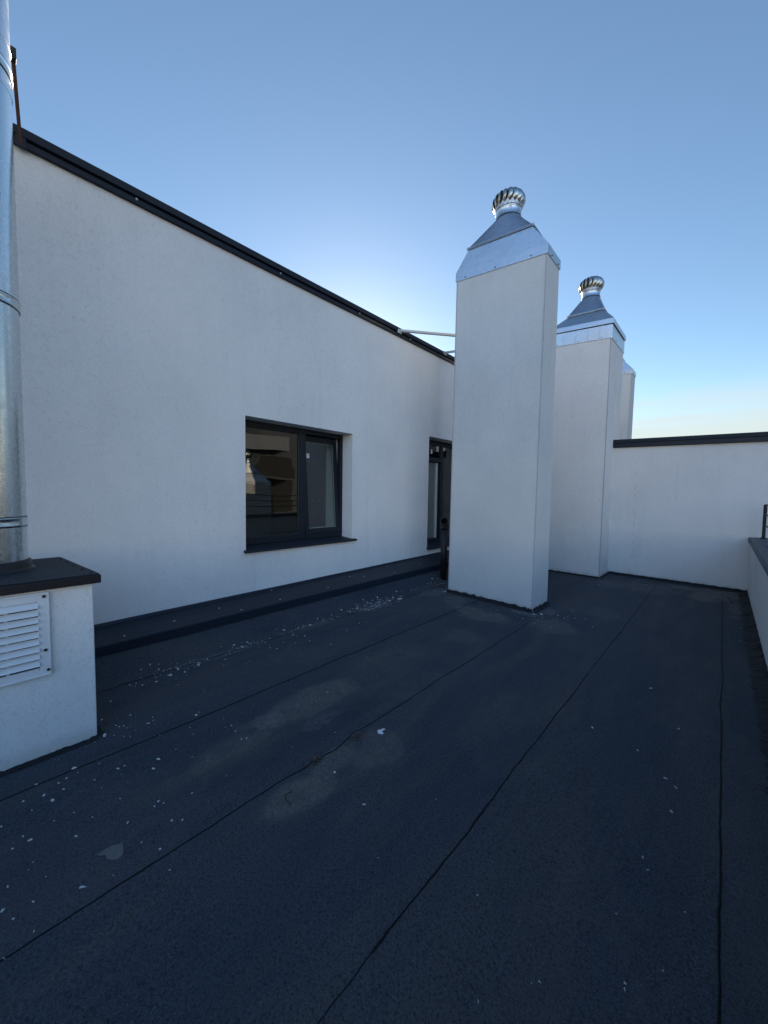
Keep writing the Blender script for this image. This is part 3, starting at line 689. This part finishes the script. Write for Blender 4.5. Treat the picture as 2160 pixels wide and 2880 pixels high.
fc = (-3.42, -.018)
fl = empty('flue_pipe', (fc[0], fc[1], 1.07), 'tall shiny steel flue pipe rising from the shaft box at the left edge', 'flue')
MB().lathe((*fc, 0), [(.200, 1.095), (.200, 6.2)], 64).build('pipe', 'flue', fl)
MB().lathe((*fc, 0), [(.235, 1.072), (.225, 1.080), (.216, 1.10), (.216, 1.125), (.199, 1.135)], 48).build('base_collar', 'black', fl)
for zb in (1.383, 2.755, 4.155, 5.5):
    bnd = MB().lathe((*fc, zb), [(.2003, -.030), (.207, -.026), (.207, -.020), (.2035, -.015), (.2035, .015), (.207, .020), (.207, .026), (.2003, .030)], 64).build('clamp_band', 'flue', fl)
    for dz in (-.0315, .0315): MB().lathe((*fc, zb+dz), [(.2002, -.003), (.2040, -.002), (.2040, .002), (.2002, .003)], 64).build('band_gasket', 'black', bnd)
    an = .35; MB().tube((fc[0]+.203*math.cos(an), fc[1]+.203*math.sin(an), zb), (fc[0]+.216*math.cos(an), fc[1]+.216*math.sin(an), zb), .007, 8).build('bolt', 'spacer', bnd)
MB().lathe((*fc, 0), [(.2002, 4.025), (.2035, 4.028), (.2002, 4.032)], 64).lathe((*fc, 0), [(.2002, 4.30), (.2035, 4.303), (.2002, 4.306)], 64).build('pipe_bead', 'flue', fl)
reparent(fl)
st = empty('stay_bracket', (-4.27, .26, 4.3), 'dark rusty flat bar stay between the roof edge and the steel flue', 'bracket')
MB().bar((-4.25, .268, 4.33), (-3.93, .222, 4.74), .022, .010, (1, 0, 0)).build('bar', 'redbar', st)
MB().box(-3.965, -3.905, .185, .240, 4.70, 4.775).build('clamp', 'black', st, .004)
MB().bar((-3.93, .20, 4.74), (-3.50, .13, 4.70), .02, .02).build('clamp_arm', 'black', st)
MB().box(-4.262, -4.240, .235, .30, 4.32, 4.43).build('wall_plate', 'anthracite', st, .003)
reparent(st)

# hidden flue behind the near chimney, braced by two pale stays
f2 = empty('flue_pipe', (-3.42, 6.0, 0), 'short steel flue hidden behind the middle chimney, held by two stays', 'flue')
MB().lathe((-3.42, 6.0, 0), [(.12, 0), (.12, 4.75), (.0, 4.76)], 32).build('pipe', 'flue', f2); reparent(f2)
def stay(a, b, label, w_=.045, h=.036):
    s = empty('stay_bar', a, label, 'stay', 'pale stays to the hidden flue')
    MB().bar(a, b, w_, h).build('bar', 'whitebar', s, .003)
    MB().box(a[0]-.02, a[0]+.006, a[1]-.05, a[1]+.05, a[2]-.045, a[2]+.02).build('wall_plate', 'whitebar', s, .003)
    reparent(s)
stay((-4.235, 4.93, 4.405), (-3.50, 5.80, 4.385), 'longer pale stay bar leaving the roof edge towards the near chimney')
stay((-4.235, 6.33, 4.43), (-3.50, 5.93, 4.19), 'shorter pale stay bar at the roof edge close beside the near chimney')

# soil vent pipe with an elbow
vp = empty('vent_pipe', (-3.73, 5.75, 0), 'black plastic vent pipe with open elbow standing between ledge and near chimney', 'pipe')
MB().tube((-3.73, 5.68, 0), (-3.73, 5.68, 1.02), .062, 24).tube((-3.73, 5.68, .95), (-3.73, 5.68, 1.03), .070, 24).build('pipe', 'black', vp)
el = MB()
OPEN.add('elbow')
cen = Vector((-3.73, 5.68, 1.02)); dirh = Vector((.50, -.84, .05)).normalized(); rings = []
prev = None; segn = 24; vsx = []
for k in range(9):
    t = k/8*PI/2; p = cen+Vector((0, 0, 1))*(.085*math.sin(t))+dirh*(.085*(1-math.cos(t))); tan = (Vector((0, 0, 1))*math.cos(t)+dirh*math.sin(t)).normalized()
    side = dirh.cross(Vector((0, 0, 1))).normalized(); u = side.cross(tan)
    for i in range(segn): an = 2*PI*i/segn; vsx.append(p+side*math.cos(an)*.064+u*math.sin(an)*.064)
el.add(vsx, [(k*segn+i, k*segn+(i+1) % segn, (k+1)*segn+(i+1) % segn, (k+1)*segn+i) for k in range(8) for i in range(segn)], True)
e1 = cen+Vector((0, 0, .085))+dirh*.085; e2 = e1+dirh*.05
el.tube(e1, e2, .072, 24, caps=False).tube(e1, e2, .062, 24, caps=False)
ring = []; side = dirh.cross(Vector((0, 0, 1))).normalized(); u = side.cross(dirh)
for rr_ in (.062, .074):
    for i in range(24): an = 2*PI*i/24; ring.append(e2+side*math.cos(an)*rr_+u*math.sin(an)*rr_)
el.add(ring, [(i, (i+1) % 24, 24+(i+1) % 24, 24+i) for i in range(24)])
el.build('elbow', 'black', vp)
reparent(vp)

# ------------------------------------------------------------------ neighbour building (mirrored in the window and the metal)
nb = empty('apartment_building', (20, 15, -20), 'grey apartment block with dark cladding and balconies beyond the right parapet', 'building')
MB().box(18.0, 30, 3.5, 30, -20.9, 10.5).build('wall', 'nbwall', nb); MB().box(17.6, 17.99, 8.2, 11.0, 4.5, 6.2).build('loggia_band', 'facade', nb); MB().box(17.2, 17.99, 12.6, 17.0, 4.9, 6.0).build('loggia_band', 'facade', nb)
MB().box(17.9, 17.995, 9.0, 17.6, -2, 4.45).build('cladding_panel', 'cladding', nb)
for k, (y0, y1) in enumerate(((5.2, 7.2), (9.6, 11.4), (13.0, 14.8), (18.6, 20.6), (22, 24))):
    for z in (0.3, 3.0, 5.0):
        wv = MB().box(17.86, 17.899, y0, y1, z, z+1.7).build('window', 'frame', nb)
        MB().add([(17.855, y0+.1, z+.1), (17.855, y1-.1, z+.1), (17.855, y1-.1, z+1.6), (17.855, y0+.1, z+1.6)], [(0, 1, 2, 3)]).build('pane', 'glass', wv)
for z in (-.1, 2.6):
    b_ = MB().box(16.6, 17.85, 13.8, 17.0, z, z+.14).build('balcony', 'nbwall', nb); MB().box(16.6, 16.64, 13.8, 17.0, z+.16, z+1.0).build('balcony_rail', 'cladding', b_)
reparent(nb)
# body of the building under the terrace
tb = tag(MB().box(-9.4, 8.95, -5.1, 13.9, -20.95, -.52).build('building_body', 'facade'), 'rendered storeys of the building underneath the roof terrace', 'building')
pw = tag(MB().box(-4.25, .36, -5.1, -4.93, -.05, 1.0).build('parapet_wall', 'plaster'), 'low rendered parapet closing the terrace behind the viewer', 'wall')

# ------------------------------------------------------------------ small things lying on the roof
def flake_pts(x, y, s, el=1., n=7, a=None):
    a = random.random()*6.28 if a is None else a; P = []
    for k in range(n):
        t = 2*PI*k/n+random.uniform(-.25, .25); r = s*random.uniform(.4, 1.2); dx, dy = r*math.cos(t), r*math.sin(t)*el
        P.append((x+dx*math.cos(a)-dy*math.sin(a), y+dx*math.sin(a)+dy*math.cos(a)))
    return P
def floor_h(x, y): return .006*nz1(x*.9, y*.6, 3)+.003*nz1(x*4, y*2, 7)+.003
def upst(x):    # height of the sloping upstand at x
    pts = [(-3.885, .20), (-3.80, .09), (-3.70, .03), (-3.60, .006), (-3.55, 0)]
    if x > -3.55: return 0
    for (a, za), (b, zb) in zip(pts, pts[1:]):
        if a <= x <= b: return za+(zb-za)*(x-a)/(b-a)
    return .2
mb = MB()
def crumb(x, y, s, el=.6):
    P = flake_pts(x, y, s, random.choice((.3, .45, .6, .8)), random.choice((4, 5, 6, 8))); n_ = len(P); h = s*random.uniform(.15, .35)
    zs = [floor_h(*p)+upst(p[0]) for p in P]
    vs = [(p[0], p[1], z-.001) for p, z in zip(P, zs)]+[(x+(p[0]-x)*.75, y+(p[1]-y)*.75, z+h) for p, z in zip(P, zs)]
    mb.add(vs, [(i, (i+1) % n_, n_+(i+1) % n_, n_+i) for i in range(n_)]+[tuple(range(n_, 2*n_))])
G = random.gauss
FIXED = [(-2.032, 0.417, 0.0078), (-2.119, 0.236, 0.0113), (-2.291, 0.072, 0.0099), (-2.244, 0.092, 0.0092), (-2.461, 0.187, 0.0099), (-1.775, 0.483, 0.0071), (-1.86, 0.603, 0.0057), (-1.893, 0.567, 0.0064), (-2.032, 0.572, 0.0057), (-2.044, 0.534, 0.0064), (-1.993, 0.695, 0.005), (-2.48, 0.47, 0.0085), (-2.481, 0.501, 0.0057), (-2.605, 0.405, 0.0071), (-2.649, 0.399, 0.0057), (-2.487, 0.881, 0.0071), (-2.202, 1.103, 0.0064), (-2.174, 0.849, 0.005), (-1.977, 0.873, 0.0042), (-1.757, 0.073, 0.0057), (-1.866, 0.024, 0.0057), (-1.931, -0.001, 0.0092), (-1.891, 0.08, 0.0057), (-2.039, 0.015, 0.0064), (-2.245, 0.036, 0.005), (-1.98, 0.124, 0.0042), (-2.098, 0.092, 0.005), (-2.067, 0.077, 0.0042), (-1.788, 0.314, 0.0028), (-1.643, 0.481, 0.0042), (-1.726, -0.003, 0.0071), (-2.824, 0.71, 0.0099), (-2.956, 0.554, 0.0057), (-2.912, 0.588, 0.0064), (-2.842, 0.521, 0.005), (-3.099, 0.504, 0.0099), (-2.606, 0.309, 0.005), (-2.473, 0.362, 0.0042), (-2.556, 0.085, 0.0071), (-2.434, 0.006, 0.0057), (-2.298, 0.179, 0.005), (-2.398, 0.651, 0.0113), (-2.333, 0.608, 0.0135), (-2.191, 0.309, 0.0071), (-2.454, 0.111, 0.0057), (-2.512, 0.237, 0.0057), (-2.535, 0.163, 0.0085), (-2.323, 1.086, 0.0064), (-2.249, 1.083, 0.0036), (-2.577, 0.892, 0.005), (-2.272, 0.795, 0.005), (-0.497, 1.01, 0.0064), (-0.164, 1.361, 0.0078), (-0.373, 1.191, 0.005), (-0.078, 1.506, 0.0057), (-0.037, 1.784, 0.005), (-0.231, 1.596, 0.0036), (-0.651, 1.286, 0.005), (-0.122, 2.536, 0.0099), (-0.171, 2.58, 0.0106), (-0.326, 2.744, 0.0085), (-0.595, 2.802, 0.0113), (-0.122, 2.322, 0.0099), (-0.374, 3.727, 0.0163), (-0.39, 1.17, 0.0028), (-0.165, 1.38, 0.0042), (-0.155, 3.204, 0.0113), (-0.191, 1.936, 0.005), (-0.166, 1.883, 0.0042)]
for x, y, s_ in FIXED: crumb(x, y, s_*1.15, .5)
def small(): return min(.013, random.expovariate(1/.0028)+.0012)
for cx_, cy_, sx_, sy_, n_ in ((-3.52, 1.15, .07, .16, 46), (-3.50, .95, .09, .12, 22), (-3.55, 1.75, .06, .14, 34), (-3.56, 2.2, .06, .2, 28), (-3.58, 2.65, .05, .22, 46), (-3.60, 3.1, .05, .2, 34),
        (-3.60, 3.7, .06, .26, 150), (-3.55, 3.75, .10, .3, 60), (-3.6, 4.5, .06, .4, 36), (-3.62, 5.3, .10, .25, 60), (-3.4, 5.2, .12, .25, 36), (-3.3, 1.9, .15, .5, 34), (-3.1, 3.0, .2, .8, 36),
        (-1.9, 4.75, .35, .16, 50), (-1.55, 4.95, .16, .22, 55), (-1.35, 5.2, .22, .35, 40), (-1.1, 6.8, .3, .6, 24), (-1.3, 7.7, .3, .3, 24), (-.8, 7.9, .4, .4, 20), (-2.5, 4.9, .4, .12, 26),
        (-2.35, .55, .35, .35, 26), (-2.2, .15, .3, .3, 16), (-2.65, 1.1, .25, .35, 16), (-2.0, 1.2, .35, .5, 12), (.2, 6.2, .08, 1.2, 26), (.0, 8.2, .3, .25, 24), (-2.9, .62, .1, .12, 14)):
    for _ in range(n_):
        x = G(cx_, sx_); y = G(cy_, sy_)
        if x < -3.84 or x > .3 or y > 8.6 or (-3.26 < x < -1.83 and 5.02 < y < 5.65) or (x < -2.9 and y < .47): continue
        crumb(x, y, small()*(1.6 if x < -3.2 else 1))
deb = tag(mb.build('plaster_debris', 'debris'), 'scattered white crumbs of plaster and paint on the dark roof', 'debris', kind='stuff')

def chip(x, y, s, el, a, label, h=.004, m='debris', name='plaster_chip', cat='plaster chip'):
    P = flake_pts(x, y, s, el, 9, a); return blob(name, [(p[0], p[1], floor_h(*p)+upst(p[0])) for p in P], h, m, label, cat)
chip(-1.283, 1.268, .014, .5, .5, 'oval grey plaster chip lying alone in the open floor right of the curved wire')
chip(-1.821, .217, .016, .35, .9, 'long white plaster chip near the lower left, below the round pale stain')
chip(-3.46, 1.275, .020, .6, .2, 'brighter white plaster chip by the ledge foot, second from the louvred box', .008)
chip(-3.50, 1.12, .022, .55, .2, 'rounded grey plaster chip by the ledge foot, nearest the louvred box', .01)
chip(-3.55, 1.736, .024, .45, .2, 'long pale plaster chip against the ledge upstand below the window left side')
chip(-3.575, 2.598, .026, .5, .3, 'broad pale plaster chip in the line of crumbs below the window')
chip(-3.52, 4.2, .045, .4, 1.2, 'large flat plaster slab at the ledge foot short of the near chimney', .012)
chip(-1.72, 5.0, .022, .7, .1, 'lump of spilt white plaster at the right front foot of the near chimney', .012)
chip(-1.80, 4.95, .020, .5, .3, 'thin smear of white plaster in front of the near chimney corner', .006)
chip(-3.27, 5.06, .03, .35, 1.2, 'white plaster dribble at the left front foot of the near chimney', .012)
chip(-2.66, .30, .018, .7, .6, 'white plaster splash beside the louvred box base')
chip(-2.88, .48, .016, .8, .6, 'small plaster lump at the corner of the louvred box base', .01)
M['smear'] = paint('mortar_smear', (.125, .125, .12), .95, .1, .6)
blob('mortar_smear', [(x, y, floor_h(x, y)) for x, y in [(-1.944, 0.283), (-1.945, 0.298), (-1.949, 0.318), (-1.945, 0.343), (-1.931, 0.364), (-1.933, 0.373), (-1.909, 0.374), (-1.881, 0.37), (-1.861, 0.361), (-1.855, 0.344), (-1.867, 0.325), (-1.889, 0.312), (-1.916, 0.31), (-1.927, 0.295)]], .0012, 'smear', 'round grey mortar smear stuck to the floor at the lower left', 'mortar smear')
# torn white scrap
sp = [(-1.640, 1.742), (-1.612, 1.722), (-1.585, 1.735), (-1.592, 1.752), (-1.612, 1.752), (-1.606, 1.786), (-1.622, 1.790)]
blob('paper_scrap', [(x, y, floor_h(x, y)) for x, y in sp], .002, 'white', 'small torn white scrap of paper on the floor right of the leaf litter', 'paper scrap')
# wire
def polytube(name, pts, r, m, label, cat):
    mbx = MB()
    for a, b in zip(pts, pts[1:]): mbx.tube(a, b, r, 8)
    return tag(mbx.build(name, m), label, cat)
W = []
for k in range(13):
    t = k/12; a = lerp((-1.614, 1.063, 0), (-1.549, 1.012, 0), t); W.append((a[0]-.030*math.sin(t*PI), a[1]-.022*math.sin(t*PI), floor_h(a[0], a[1])+.005+.004*math.sin(t*PI)))
polytube('wire_offcut', W, .0024, 'black', 'short curved black wire offcut on the floor beside the seam', 'wire')
W = [(lerp((.118, 8.04, 0), (.165, 7.62, 0), k/8)[0]+.012*math.sin(k/8*PI), lerp((.118, 8.04, 0), (.165, 7.62, 0), k/8)[1], floor_h(.14, 7.8)+.012) for k in range(9)]
polytube('wire_offcut', W, .009, 'black', 'bent dark strip lying in the far right corner of the roof', 'strip')
def litter(x, y, s, label, n_):
    m_ = MB()
    for _ in range(n_):
        a = random.random()*6.28; r = min(s*1.5, abs(random.gauss(0, s*.55)))*(1+.35*math.sin(a*3+x*40)); px, py = x+r*math.cos(a)*.8, y+r*math.sin(a)*1.15; L = random.uniform(.004, .016); b = random.random()*6.28; zb = floor_h(px, py)+random.random()*.026*max(0, 1-r/s)
        d = Vector((math.cos(b), math.sin(b), random.uniform(-.3, .5)))*L/2; p = Vector((px, py, zb+.003)); sd = Vector((-math.sin(b), math.cos(b), random.uniform(-.5, .5)))*L*random.uniform(.12, .35)
        up = Vector((0, 0, .0012)); m_.add([p-d, p+sd, p+d, p-sd, p-d+up, p+sd+up, p+d+up, p-sd+up], [(0, 1, 2, 3), (4, 5, 6, 7), (0, 1, 5, 4), (1, 2, 6, 5), (2, 3, 7, 6), (3, 0, 4, 7)])
    return tag(m_.build('leaf_litter', 'litter'), label, 'leaf litter', kind=None)
litter(-1.705, 1.285, .052, 'larger brown clump of leaf litter caught on the seam, nearer the viewer', 170)
litter(-1.690, 1.600, .045, 'smaller brown clump of leaf litter on the seam, farther from the viewer', 120)
litter(.30, 8.55, .05, 'little heap of litter in the far right corner of the roof', 60)
